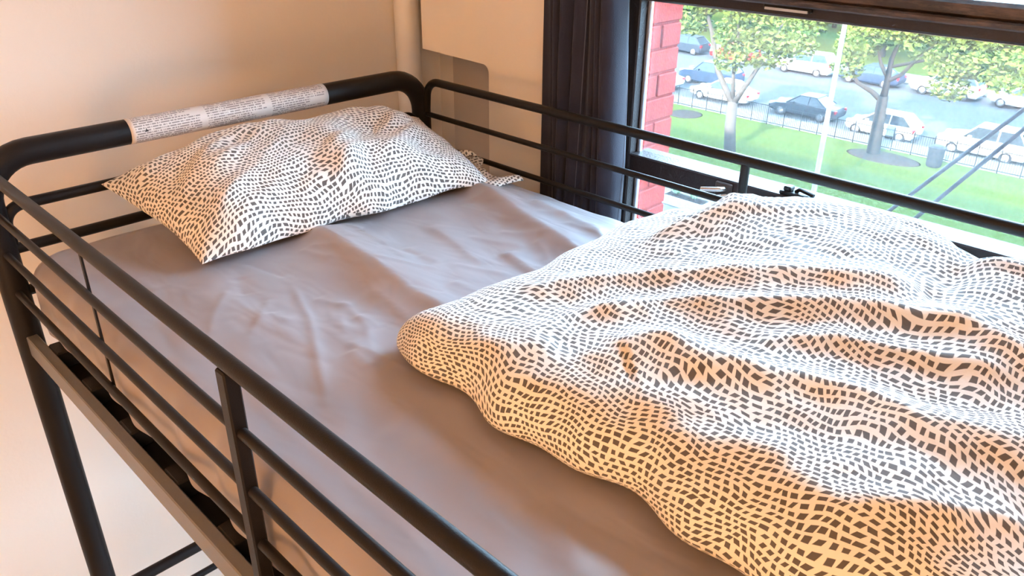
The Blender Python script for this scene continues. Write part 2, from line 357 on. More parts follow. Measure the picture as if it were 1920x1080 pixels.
bx('latch_slot', M_ALU, (0.845, 0.93, ya - .013, ya - .009, zt0 + .012, zt0 + .0165), tr_)
mr_ = bx('mid_rail', M_FRAME, (0.551, WX1 - .05, ya, yb, zm0, zm1), wi, .003)
for (x0, x1, z0, z1) in ((0.56, WX1 - .05, zt1 - .004, WZ1 - .06), (0.56, WX1 - .05, zm1, zt0), (0.56, WX1 - .05, WZ0 + .05, zm0)):
    bx('pane', M_PANE, (x0, x1, 1.204, 1.208, z0, z1), wi)
# latches on the middle rail
la = empty('window_latch', (0.80, ya - .002, zm0 + .004)); tag(la, 'small worn metal lever latch on the black middle window rail beside the guard rail upright', 'latch')
bx('plate', M_WORN, (0.785, 0.825, ya - .006, ya, zm0 + .006, zm1 - .006), la, .002)
MB().tube([(0.81, ya - .006, zm0 + .026), (0.805, ya - .022, zm0 + .028), (0.765, ya - .026, zm0 + .020)], .005, 10, .008).build('lever', M_SCREW, la, True, angle=SM)
MB().tube([(0.815, ya - .006, zm0 + .014), (0.80, ya - .018, zm0 + .010), (0.782, ya - .020, zm0 + .002)], .0035, 8, .006).build('hook', M_SCREW, la, True, angle=SM)
lb = empty('sash_stop', (0.95, 1.19, zm1)); tag(lb, 'black metal sash stop sitting on top of the middle window rail', 'latch')
bx('base', M_BLACK, (0.925, 0.985, 1.168, 1.196, zm1, zm1 + .008), lb, .002)
bx('catch', M_BLACK, (0.932, 0.948, 1.170, 1.190, zm1 + .008, zm1 + .018), lb, .002)
MB().tube([(0.955, 1.18, zm1 + .008), (0.962, 1.18, zm1 + .015), (0.995, 1.176, zm1 + .011)], .004, 8, .004).build('arm', M_BLACK, lb, True, angle=SM)

# ------------------------------------------------------------------ curtain
def curtain():
    root = empty('curtain', (0.46, 1.085, 0.75)); tag(root, 'dark charcoal fabric curtain gathered in folds at the window edge', 'curtain')
    nu, nv = 120, 60; x0, x1 = 0.358, 0.566; zt, zb = 2.46, 0.78; vs = []; fs = []; uv = []
    for j in range(nv + 1):
        v = j / nv; z = zt + (zb - zt) * v
        for i in range(nu + 1):
            u = i / nu; g = 1.0
            ph = u * 2 * PI * 7.3 + 0.5 * math.sin(3.1 * z + 1) + 0.45 * math.sin(u * 7 + 1.3)
            a = 0.024 + 0.009 * math.sin(u * 11 + 2 * z) - 0.004 * math.sin(5 * z + 9 * u)
            y = 1.078 + a * math.sin(ph) + 0.006 * math.sin(2.3 * ph + z * 2)
            x = x0 + (x1 - x0) * u + 0.010 * math.cos(ph) + 0.006 * math.sin(z * 3 + u * 4) * u
            if u > .86:                          # the leading edge swings towards the room and leans out at the bottom
                k = (u - .86) / .14; y -= 0.016 * k * k * (3 - 2 * k); x += 0.02 * k * max(0, min(1, (2.0 - z) / .5))
            vs.append((x, y, z)); uv.append((u, v))
    for j in range(nv):
        for i in range(nu): a = j * (nu + 1) + i; fs.append((a, a + 1, a + nu + 2, a + nu + 1))
    m = MB(); m.add(vs, fs); o = m.build('cloth', M_CURT, root, True); s = o.modifiers.new('thick', 'SOLIDIFY'); s.thickness = 0.0018
    # stitched seam lines
    for iu in (26, 66, 118):
        pts = [np.array(vs[j * (nu + 1) + iu]) + np.array([0, -.0022, 0]) for j in range(0, nv + 1, 1)]
        MB().tube(pts, .0011, 6).build('seam', mat('seam_thread', (0.075, 0.07, 0.09), .6), root, True)
    MB().tube([vs[(nv) * (nu + 1) + i] for i in range(0, nu + 1, 2)], .003, 6).build('hem', M_CURT, root, True)
    return root
curtain()
cr = empty('curtain_rod', (0.2, 1.08, 2.47)); tag(cr, 'black metal curtain rod above the window', 'rod')
MB().tube([(0.2, 1.08, 2.475), (2.1, 1.08, 2.475)], .012, 14).build('rod', M_BLACK, cr, True, angle=SM)
for x in (0.25, 1.15, 2.05): bx('bracket', M_BLACK, (x - .01, x + .01, 1.075, 1.13, 2.45, 2.49), cr, .002)

# ------------------------------------------------------------------ loft bed frame
W = 1.0; RT, RL = 0.0098, 0.0066; XF = 2.02
ZM = Z0 - 0.175                                     # mattress top
bed = empty('loft_bed', (1.0, 0.5, 0)); tag(bed, 'black tubular metal loft bed frame with guard rails', 'bed')
def head_end(x, nm):
    p = MB().tube([(x, 0, 0), (x, 0, Z0), (x, W, Z0), (x, W, 0)], .0245, 22, .085).build(nm, M_BLACK, bed, True, angle=SM)
    if x < .5:
        MB().tube([(x, .018, Z0 - .165), (x, .018, Z0 - .094), (x, W - .018, Z0 - .094), (x, W - .018, Z0 - .165)], .0105, 14, .045).build('end_bar', M_BLACK, p, True, angle=SM)
        zs = (-.175, -.262, -1.06, -1.15)
    else: zs = (-.094, -.175, -.262, -1.06, -1.15)
    for z in zs: MB().tube([(x, .0, Z0 + z), (x, W, Z0 + z)], .0105 if z > -.5 else (.014 if z > -1.1 else .009), 14).build('end_bar', M_BLACK, p, True, angle=SM)
    for y in (0, W): MB().lathe([(0.028, 0), (0.028, .02), (.0255, .024), (.0255, .03)], (x, y, 0), 20).build('foot_cap', mat('black_plastic', (.02, .02, .02), .6), p, True, angle=SM)
    return p
hp = head_end(0.0, 'headboard_tube'); head_end(XF + .03, 'footboard_tube')
# paper label wrapped on the head tube
def label():
    vs = []; fs = []; uv = []; n, k = 40, 24; r = .0248; y0, y1 = .262, .712
    for i in range(n + 1):
        y = y0 + (y1 - y0) * i / n
        for j in range(k + 1):
            a = math.radians(-150 + 255 * j / k); vs.append((r * math.cos(a), y, Z0 + r * math.sin(a))); uv.append((y - y0, j / k))
    for i in range(n):
        for j in range(k): a = i * (k + 1) + j; fs.append((a, a + 1, a + k + 2, a + k + 1))
    m = MB(); m.add(vs, fs); o = m.build('warning_label', M_LABEL, hp, True, uv=uv); s = o.modifiers.new('thick', 'SOLIDIFY'); s.thickness = -.0003; tag(o, 'white paper label covered in tiny printed text')
    a = math.radians(8); q = lambda dy, da: ((r + .0005) * math.cos(a + da), .292 + dy, Z0 + (r + .0005) * math.sin(a + da))
    MB().add([q(-.004, -.13), q(.004, -.13), q(0, .13)], [(0, 1, 2)]).build('label_triangle', mat('ink_black', (.02, .015, .015), .5), hp)
label()
MB().lathe([(0.0, .0245), (0.0055, .0245), (0.005, .0275), (0.0026, .0285), (0.0022, .0262), (0, .0262)], (0, W, Z0 - .055), 16, 'x').build('bolt', M_SCREW, hp, True, angle=SM)
def guard(y, side):
    s = 1 if y > .5 else -1; yi = y
    t = MB().tube([(.012, yi, Z0 - .068), (.040, yi, Z0 - .006), (XF - .02, yi, Z0 - .006), (XF + .01, yi, Z0 - .068)] if False else [(.022, yi, Z0 - .085), (.030, yi, Z0 - .006), (XF, yi, Z0 - .006), (XF + .008, yi, Z0 - .085)], RT, 16, .05).build('guard_top_rail', M_BLACK, bed, True, angle=SM)
    if s < 0:
        post = bx('guard_upright', M_BLACK, (.899, .919, yi - .010, yi + .008, Z0 - .37, Z0 - .014), bed, .002)
        for z in (-.093, -.175, -.254):
            MB().tube([(.02, yi, Z0 + z), (.902, yi, Z0 + z)], RL, 12).build('guard_rail', M_BLACK, bed, True, angle=SM)
            MB().tube([(.916, yi, Z0 + z), (XF + .01, yi, Z0 + z)], RL, 12).build('guard_rail', M_BLACK, bed, True, angle=SM)
        bx('guard_strut', M_BLACK, (.451, .458, yi + .0062, yi + .0092, Z0 - .262, Z0 - .008), bed)
    else:
        for z in (-.092, -.169, -.254): MB().tube([(.02, yi, Z0 + z), (XF + .01, yi, Z0 + z)], RL, 12).build('guard_rail', M_BLACK, bed, True, angle=SM)
        for x in (.934,): MB().tube([(x, yi, Z0 - .37), (x, yi, Z0 - .012)], .0085, 12).build('guard_upright', M_BLACK, bed, True, angle=SM)
guard(0.0, 'near'); guard(W, 'far')
for y in (0.0, W):
    yy = (y - .010, y + .010)
    bx('side_beam', M_BEAM, (.018, XF + .015, yy[0], yy[1], Z0 - .388, Z0 - .345), bed, .002)
    bx('slat_ledge', M_BLACK, (.02, XF + .01, .010 if y < .5 else W - .05, .05 if y < .5 else W - .010, Z0 - .388, Z0 - .380), bed)
for i in range(12):
    x = .08 + i * .168; bx('slat', M_BLACK, (x, x + .05, .010, W - .010, Z0 - .380, Z0 - .345), bed, .003)

# ------------------------------------------------------------------ soft furnishings
def hsh(x, y, s):      # smooth value noise, vectorised
    x = x * s; y = y * s; xi = np.floor(x); yi = np.floor(y); fx = x - xi; fy = y - yi
    fx = fx * fx * (3 - 2 * fx); fy = fy * fy * (3 - 2 * fy)
    h = lambda a, b: np.modf(np.sin(a * 127.1 + b * 311.7 + s * 3.3) * 43758.5453)[0]
    return (h(xi, yi) * (1 - fx) + h(xi + 1, yi) * fx) * (1 - fy) + (h(xi, yi + 1) * (1 - fx) + h(xi + 1, yi + 1) * fx) * fy
def sstep(t): t = np.clip(t, 0, 1); return t * t * (3 - 2 * t)
def ridge(X, Y, pts, amp, wn, wf, ends=0.10):
    """a cloth fold along a polyline of (x, y); wn / wf = widths on the rail side and on the window side"""
    P = np.array(pts, float); best = np.full(X.shape, 9e9); sgn = np.zeros(X.shape); tt = np.zeros(X.shape)
    Ls = np.linalg.norm(np.diff(P, axis=0), axis=1); cum = np.concatenate([[0], np.cumsum(Ls)]); tot = cum[-1]
    for i in range(len(P) - 1):
        a, b = P[i], P[i + 1]; d = b - a; l2 = d @ d
        t = ((X - a[0]) * d[0] + (Y - a[1]) * d[1]) / l2; tc = np.clip(t, 0, 1)
        dx = X - a[0] - tc * d[0]; dy = Y - a[1] - tc * d[1]; dist = np.hypot(dx, dy); k = dist < best
        best = np.where(k, dist, best); sgn = np.where(k, np.sign(d[0] * (Y - a[1]) - d[1] * (X - a[0])), sgn); tt = np.where(k, cum[i] + tc * Ls[i], tt)
    w_ = np.where(sgn * np.sign((P[-1] - P[0])[0]) > 0, wf, wn)
    e = sstep(tt / (ends * tot + 1e-6)) * sstep((tot - tt) / (ends * tot + 1e-6))
    return amp * np.exp(-(np.sqrt(best * best + 1e-5) / w_) ** 1.45) * (0.12 + 0.88 * e)
def pxs(pts, z): return [tuple(at(a, b, 2, z)[:2]) for a, b in pts]

def loops(x0, x1, y0, y1, R, rings, hfun, wob, step, name, m, parent=None, loc=None):
    """a cushion-like closed body made of nested rounded-rectangle loops.
       rings = [(inset, z, unrolled inset)] from the bottom edge up and over to the middle"""
    nx = int((x1 - x0) / step); ny = int((y1 - y0) / step); nc = 14
    V = []; UV = []; cnt = None
    def loop(d):
        a0, a1, b0, b1 = x0 + d, x1 - d, y0 + d, y1 - d; r = max(R - d, .003) if d > 0 else R - d
        r = max(0.0, min(r, (a1 - a0) * .5, (b1 - b0) * .5)); out = []
        def line(p, q, n):
            for i in range(n): t = i / n; out.append((p[0] + (q[0] - p[0]) * t, p[1] + (q[1] - p[1]) * t))
        def arc(cx, cy, s):
            for i in range(nc): a = s + PI / 2 * i / nc; out.append((cx + r * math.cos(a), cy + r * math.sin(a)))
        line((a0 + r, b0), (a1 - r, b0), nx); arc(a1 - r, b0 + r, -PI / 2); line((a1, b0 + r), (a1, b1 - r), ny); arc(a1 - r, b1 - r, 0)
        line((a1 - r, b1), (a0 + r, b1), nx); arc(a0 + r, b1 - r, PI / 2); line((a0, b1 - r), (a0, b0 + r), ny); arc(a0 + r, b0 + r, PI)
        return np.array(out)
    for (d, z, du) in rings:
        Lp = loop(d); cen = np.array([(x0 + x1) / 2, (y0 + y1) / 2]); Wp = wob(Lp, d)
        Z = hfun(Wp[:, 0], Wp[:, 1], d, z)
        V.append(np.column_stack([Wp, Z])); Lu = loop(du); UV.append(Lu)
    n = len(V[0]); VV = np.concatenate(V); UU = np.concatenate(UV); fs = []
    for i in range(len(rings) - 1):
        b = i * n
        for k in range(n): k2 = (k + 1) % n; fs.append((b + k, b + k2, b + n + k2, b + n + k))
    fs.append(tuple(range(n - 1, -1, -1)))
    mb = MB(); mb.v = [tuple(q) for q in VV]; mb.f = fs
    return mb.build(name, m, parent, True, uv=UU, merge=1e-4)

# mattress under a fitted taupe satin sheet
MX0, MX1, MY0, MY1 = 0.030, XF - .01, 0.018, 0.972; MBOT = Z0 - .342
S_FOLDS = [(pxs([(560, 425), (600, 445), (655, 478), (720, 525), (785, 572), (860, 615), (940, 650)], ZM), .030, .037, .085),
           (pxs([(860, 345), (905, 368), (965, 405), (1030, 447), (1090, 487), (1160, 520)], ZM), .027, .033, .080),
           (pxs([(940, 470), (985, 500), (1035, 540)], ZM), .010, .012, .03),
           (pxs([(990, 385), (1060, 415), (1140, 462)], ZM), .010, .016, .05),
           (pxs([(300, 520), (420, 575), (560, 650), (690, 700), (800, 740)], ZM), .010, .10, .10),
           (pxs([(545, 530), (580, 600), (598, 690), (612, 768)], ZM), .0045, .007, .010),
           (pxs([(505, 560), (490, 600), (470, 640)], ZM), .003, .006, .008),
           (pxs([(640, 560), (690, 620), (700, 690)], ZM), .003, .008, .010),
           (pxs([(430, 545), (400, 600), (395, 640)], ZM), .003, .007, .008),
           (pxs([(690, 545), (760, 600), (830, 690)], ZM), .005, .012, .03),
           (pxs([(800, 420), (850, 455), (905, 500)], ZM), .004, .010, .03),
           (pxs([(660, 440), (720, 465), (760, 500)], ZM), .003, .008, .02),
           (pxs([(1180, 380), (1205, 402), (1250, 410)], ZM), .008, .014, .03),
           (pxs([(700, 800), (850, 850), (1000, 960)], ZM), .006, .04, .05)]
for _ in range(46):                       # fine short creases in the satin
    cx_, cy_ = random.uniform(.28, .84), random.uniform(.12, .93); an = random.gauss(.15, .45); ln = random.uniform(.05, .16)
    S_FOLDS.append(([(cx_ + math.cos(an) * ln * t, cy_ + math.sin(an) * ln * t + .03 * t * t * random.uniform(-1, 1)) for t in (-.5, 0, .5)], random.uniform(.0012, .0034) * random.choice((1, 1, -1)), random.uniform(.006, .012), random.uniform(.008, .022)))
def mat_h(X, Y, d, z):
    if z < ZM - .05: return np.full(X.shape, z)
    h = np.zeros(X.shape)
    for pts, a, wn, wf in S_FOLDS: h = h + ridge(X, Y, pts, a, wn, wf, .15)
    h = h * (.1 + .9 * sstep((X - .25) / .09)) * (1 - sstep((X - .83) / .07) * sstep((Y - .30) / .05))
    h = h + .004 * (hsh(X, Y, 7) - .5) + .0024 * (hsh(X + Y * .6, Y, 17) - .5)
    k = min(1, max(0, (d - .0) / .06)); return z + h * k
def mat_w(Lp, d):
    s = np.arange(len(Lp)); 
    if d > .05: return Lp
    k = 1 - max(d, 0) / .05; c = np.array([(MX0 + MX1) / 2, (MY0 + MY1) / 2]); q = Lp.copy()
    wv = .004 * np.sin(Lp[:, 0] * 26 + 2 * np.sin(Lp[:, 0] * 9)) + .003 * np.sin(Lp[:, 0] * 61)
    q[:, 1] += np.where(Lp[:, 1] < .5, wv, -wv) * k; return q
rg = [(.035, MBOT, -.20), (.012, MBOT + .006, -.18), (.002, MBOT + .022, -.16), (-.001, MBOT + .05, -.13), (0, MBOT + .08, -.10), (0.0, ZM - .055, -.06)]
for a in np.linspace(0, PI / 2, 9)[1:]: rg.append((.042 * (1 - math.cos(a)), ZM - .042 + .042 * math.sin(a), -.03 + .07 * a / (PI / 2)))
for d_ in np.linspace(.042, .477, 125)[1:]: rg.append((d_, ZM, d_))
mt = empty('mattress', (1.0, .5, MBOT)); tag(mt, 'mattress in a taupe grey satin fitted sheet on the loft bed', 'mattress')
loops(MX0, MX1, MY0, MY1, .07, rg, mat_h, mat_w, .0052, 'fitted_sheet', M_SATIN, mt)

# duvet
DX0, DX1, DY0, DY1 = .800, 1.99, .272, .978
D_Z = Z0 - .09
D_FOLDS = [(pxs([(930, 545), (1060, 540), (1210, 548), (1425, 570), (1560, 598), (1690, 612), (1780, 600)], D_Z), .030, .030, .050),
           (pxs([(1000, 620), (1124, 600), (1260, 600), (1425, 618), (1596, 640), (1767, 682), (1920, 750), (2050, 800)], D_Z), .030, .032, .045),
           (pxs([(1080, 690), (1160, 672), (1247, 680), (1336, 722), (1425, 745), (1583, 792), (1699, 838), (1920, 890), (2050, 920)], D_Z), .034, .050, .045),
           (pxs([(1380, 690), (1470, 676), (1562, 684), (1672, 716), (1800, 745), (1920, 778)], D_Z), .020, .022, .030),
           (pxs([(1320, 420), (1425, 392), (1530, 380), (1640, 400), (1760, 440)], Z0 - .06), .022, .024, .035),
           (pxs([(1180, 470), (1300, 455), (1398, 462), (1560, 466), (1680, 490), (1790, 525)], D_Z), .026, .022, .040),
           (pxs([(1560, 470), (1640, 488), (1740, 512), (1800, 530)], D_Z), .016, .014, .020),
           (pxs([(1250, 405), (1320, 425), (1380, 450), (1420, 440)], D_Z), .014, .018, .025),
           (pxs([(1690, 640), (1760, 600), (1790, 570), (1830, 548), (1930, 540)], D_Z), -.016, .022, .030),
           (pxs([(1600, 420), (1720, 440), (1860, 490), (1960, 540)], Z0 - .06), .014, .016, .030),
           (pxs([(1760, 660), (1850, 690), (1960, 730)], D_Z), .014, .018, .025),
           (pxs([(1780, 560), (1860, 580), (1960, 610)], D_Z), .014, .016, .025),
           (pxs([(1480, 1020), (1560, 996), (1700, 995), (1830, 1010), (1960, 1035)], D_Z), .016, .020, .040),
           (pxs([(1150, 800), (1300, 850), (1500, 900), (1800, 960)], D_Z), .012, .06, .07),
           (pxs([(860, 650), (960, 640), (1060, 660)], D_Z), .010, .04, .05)]
def duv_T(X, Y): return .074 + .058 * sstep((Y - .45) / .5) * sstep((X - .88) / .20) + .014 * sstep((X - .9) / .3)
def duv_h(X, Y, d, z):
    h = np.zeros(X.shape)
    for pts, a, wn, wf in D_FOLDS: h = h + ridge(X, Y, pts, a * .95, wn, wf, .18)
    h = h + .010 * hsh(X, Y, 5) + .004 * hsh(X * .7 + Y, Y, 13) + .0022 * hsh(X, Y * 1.3, 31)
    h = h * (.35 + .65 * sstep((X - .84) / .14))
    T = duv_T(X, Y); lim = Z0 - .022 - ZM
    if z < .2: return ZM + .010 + z * T
    k = sstep(np.full(X.shape, (z - .3) / .7)); top = z * T + h * k
    far = sstep((Y - .80) / .12); top = np.where(top > lim, lim + (top - lim) * .15, top); return ZM + .010 + top
def duv_w(Lp, d):
    k = max(0, 1 - max(d, 0) / .12); q = Lp.copy(); X, Y = Lp[:, 0], Lp[:, 1]
    near = Y < .42; head = X < .95
    q[:, 1] += np.where(near, .010 * np.sin(X * 21 + 1) + .006 * np.sin(X * 47) + .02 * sstep((X - 1.3) / .5), 0) * k * np.clip((.5 - Y) / .1, 0, 1)
    q[:, 0] += (.012 * np.sin(Y * 13 + .6) + .005 * np.sin(Y * 37)) * np.clip((1.0 - X) / .15, 0, 1) * k
    return q
rd = []; RE = .085
for a in np.linspace(-PI / 2, 0, 5)[:-1]: rd.append((RE * .35 * (1 - math.cos(a)), .16 + .16 * math.sin(a), -.10 + .02 * (a / PI * 2)))
for a in np.linspace(0, PI / 2, 16): rd.append((RE * (1 - math.cos(a)) if a > 0 else 0, .16 + .84 * math.sin(a), -.08 + (.08 + RE) * a / (PI / 2)))
for d_ in np.linspace(RE, .353, 56)[1:]: rd.append((d_, 1.0, d_))
dv = empty('duvet', (1.4, .62, ZM)); tag(dv, 'rumpled duvet with charcoal tile print on cream cotton, spread over the mattress', 'duvet')
loops(DX0, DX1, DY0, DY1, .075, rd, duv_h, duv_w, .0062, 'duvet_cover', M_PRINT, dv)

# pillow
def pillow():
    root = empty('pillow', (.18, .55, ZM)); tag(root, 'plump pillow in charcoal tile print case leaning on the headboard', 'pillow')
    nu, nv = 130, 90; V = []; UV = []; fs = []
    # seam corners: front-near, front-far, back-far, back-near
    c00 = np.array([.345, .222, ZM + .018]); c10 = np.array([.385, .885, ZM + .016]); c11 = np.array([.045, .955, ZM + .085]); c01 = np.array([.012, .190, ZM + .088])
    U = np.linspace(-1, 1, nu + 1); Vv = np.linspace(-1, 1, nv + 1)
    U = np.sign(U) * (1 - (1 - abs(U)) ** 1.35); Vv = np.sign(Vv) * (1 - (1 - abs(Vv)) ** 1.35)
    for side in (1, -1):
        for j, v in enumerate(Vv):
            for i, u in enumerate(U):
                pin = .045 * (1 - u * u) * v * abs(v) ** 3; pinu = .030 * (1 - v * v) * u * abs(u) ** 3
                a = (u + 1) / 2 - pinu * .9; b = (v + 1) / 2 - pin * 1.2
                q = c00 * (1 - a) * (1 - b) + c10 * a * (1 - b) + c11 * a * b + c01 * (1 - a) * b
                th = max(0, (1 - abs(u) ** 2.3) * (1 - abs(v) ** (3.2 if v < 0 else 4.0))) ** .55
                q = q + np.array([(.007 * math.sin(u * 6.5 + .8) + .004 * math.sin(u * 15)) * max(0, -v) ** 3 * (1 - u ** 4), 0, .006 * math.sin(u * 8 + 2) * max(0, -v) ** 3 * (1 - u ** 4)])
                x, y = q[0], q[1]
                if side > 0:
                    nz = float((hsh(np.array([x * 1.1]), np.array([y]), 9) - .5)[0] * .020 + (hsh(np.array([x]), np.array([y * .8 + x]), 21) - .5)[0] * .010)
                    fold = .010 * math.exp(-((u - .10 - .25 * (v + .2)) / .10) ** 2) * math.exp(-((v + .55) / .4) ** 2) - .012 * math.exp(-((u - .26 - .25 * (v + .2)) / .07) ** 2) * math.exp(-((v + .75) / .35) ** 2)
                    fold += -.012 * math.exp(-((u + .30 + .3 * v) / .09) ** 2) * math.exp(-((v + .7) / .35) ** 2) + .006 * math.sin(9 * u + 4 * v) * (1 - abs(u))
                    h = .118 * th * (1 - .02 * v) + (nz + fold) * th
                    pos = np.array([x - .012 * th * v, y, q[2] + h])
                else:
                    zlow = ZM + .004 + (.030 * sstep(np.array([(v - .3) / .7]))[0]); h = min(.028 * th, q[2] - zlow) if q[2] > zlow else 0
                    pos = np.array([x, y, q[2] - (q[2] - zlow) * th ** .8])
                V.append(pos); UV.append((y * 1.03 + .3, -x * 1.32 - .05 * v + .2 + (0 if side > 0 else 1.7)))
    n = (nu + 1) * (nv + 1)
    G = np.array(V[:n]).reshape(nv + 1, nu + 1, 3)
    sv = np.concatenate([np.zeros((1, nu + 1)), np.cumsum(np.linalg.norm(np.diff(G, axis=0), axis=2), axis=0)]); sv = sv - sv[nv // 2]
    su = np.concatenate([np.zeros((nv + 1, 1)), np.cumsum(np.linalg.norm(np.diff(G, axis=1), axis=2), axis=1)], axis=1); su = su - su[:, nu // 2:nu // 2 + 1]
    UV[:n] = [tuple(q) for q in np.stack([su + .4, sv + .3], axis=2).reshape(-1, 2)]
    for j in range(nv):
        for i in range(nu):
            a = j * (nu + 1) + i; fs.append((a, a + 1, a + nu + 2, a + nu + 1)); fs.append((n + a, n + a + nu + 1, n + a + nu + 2, n + a + 1))
    mb = MB(); mb.v = [tuple(q) for q in V]; mb.f = fs; case = mb.build('pillowcase', M_PRINT, root, True, uv=UV)
    # open hem of the case beyond the filling, two layers lying loosely on the sheet
    K, J = 36, 14
    for layer, (p0, p1, ext, lift) in enumerate(((np.array([.400, .868, ZM + .010]), np.array([.190, .925, ZM + .032]), .080, .012), (np.array([.235, .915, ZM + .030]), np.array([.045, .950, ZM + .080]), .050, .034))):
        V = []; UV = []; fs = []
        for i in range(K + 1):
            s = i / K
            for j in range(J + 1):
                t = j / J; base = p0 * (1 - s) + p1 * s
                x = base[0] + .020 * t * (1 - s) + .010 * math.sin(s * 9) * t; y = base[1] + ext * t * (.75 + .25 * math.cos(s * 7 + layer)) - .02 * (1 - t)
                z = max(ZM + .006, base[2] * (1 - t) + (ZM + .006 + lift * (.5 + .5 * math.sin(s * 11 + 1)) * math.sin(t * 2.4)) * t + .006 * math.sin(s * 17))
                V.append((x, min(y, .985), z)); UV.append((y, -x * 1.3 + 3))
        for i in range(K):
            for j in range(J): a = i * (J + 1) + j; fs.append((a, a + 1, a + J + 2, a + J + 1))
        mb = MB(); mb.add(V, fs); o = mb.build('hem', M_PRINT, root, True, uv=UV); s_ = o.modifiers.new('thick', 'SOLIDIFY'); s_.thickness = .004; s_.offset = 1
    return root
pillow()

# ------------------------------------------------------------------ lamps of the room
def ceiling_lamp(x, y, strength, label, col, rad):
    r = empty('ceiling_lamp', (x, y, ZC)); tag(r, label, 'lamp')
    MB().lathe([(.0, ZC), (.11, ZC), (.11, ZC - .02), (.06, ZC - .035), (.05, ZC - .05)], (x, y, 0), 28).build('base', M_TRIM, r, True, angle=SM)
    pr = [(.03, ZC - .035)] + [(rad * math.sin(a), ZC - .035 - rad + rad * math.cos(a)) for a in np.linspace(.65, PI - .02, 14)]
    MB().lathe(pr, (x, y, 0), 28).build('globe_shade', glow_mat('lit_globe_%d' % int(strength), strength, col), r, True)
ceiling_lamp(1.5, -1.0, LAMP_A, 'warm globe ceiling lamp above the long side of the loft bed', LAMP_COL2, .055)
ceiling_lamp(3.3, -1.7, LAMP_B, 'warm globe ceiling lamp at the far end of the room', LAMP_COL, .085)

fl = empty('floor_lamp', (1.25, -1.35, 0)); tag(fl, 'standing lamp with warm globe shade on the open floor beside the bed', 'lamp')
MB().lathe([(.0, 0), (.15, 0), (.15, .015), (.03, .03), (.012, .04)], (1.25, -1.35, 0), 28).build('base', M_BLACK, fl, True, angle=SM)
MB().lathe([(.011, .035), (.011, 1.36)], (1.25, -1.35, 0), 14).build('pole', M_BLACK, fl, True, angle=SM)
MB().lathe([(.03, 1.35)] + [(.10 * math.sin(a), 1.45 - .10 * math.cos(a)) for a in np.linspace(.32, PI - .02, 16)], (1.25, -1.35, 0), 28).build('globe_shade', glow_mat('lit_floor_globe', LAMP_F, LAMP_COL2), fl, True)

# ------------------------------------------------------------------ outside: brick pilaster
PX = 0.15; py1 = float(at(1268, 150, 0, PX)[1]); py0 = YO + .04
pil = struct(empty('wall_pilaster', (PX - .2, py0, GZ)))
bx('mortar_core', M_MORTAR, (PX - .30, PX - .006, py0, py1 - .006, GZ, 8.0), pil)
CH, G = .0757, .008; zb = Z0 - .85; meshes = {}
def brick(x0, x1, y0, y1, z0, z1):
    key = (round(x1 - x0, 4), round(y1 - y0, 4), random.randrange(3))
    if key not in meshes:
        o = MB().box(0, x1 - x0, 0, y1 - y0, 0, z1 - z0, .003).build('brick', M_BRICK[key[2]], None); meshes[key] = o.data
    else: o = bpy.data.objects.new('brick', meshes[key]); COL.objects.link(o)
    o.parent = pil; o.location = Vector((x0 + random.uniform(-.0015, .0015), y0, z0)) - Vector(ORG[pil.name])
for c in range(24):
    z = zb + c * CH; y = py1; first = .098 if c % 2 else .203
    while y > py0 + .03:
        L = first; first = .203; y0 = max(py0 + .002, y - L); brick(PX - .1, PX, y0, y - G if y < py1 else y, z + G / 2, z + CH - G / 2); y = y0
    # the end face of the pilaster
    brick(PX - .205, PX - .105, py1 - .1, py1, z + G / 2, z + CH - G / 2)

# ------------------------------------------------------------------ outside: ground
def gpt(px, py): return at(px, py, 2, GZ)
YF = 45.9; YK = 48.0
struct(bx('ground_lawn', M_LAWN, (-120, 90, 33.0, YF, GZ - .3, GZ)))
struct(bx('ground_plaza', M_CONC, (-120, 90, YO + .04, 33.0, GZ - .3, GZ - .01)))
struct(bx('ground_sidewalk', M_CONC, (-120, 90, YF, YK, GZ - .3, GZ + .02)))
struct(bx('ground_street', M_ASPH, (-120, 90, YK, 64.0, GZ - .3, GZ - .10)))
struct(bx('ground_far_sidewalk', M_CONC, (-120, 90, 64.0, 67.5, GZ - .3, GZ + .02)))
struct(bx('ground_far_lawn', M_LAWN, (-160, 120, 67.5, 190, GZ - .3, GZ)))

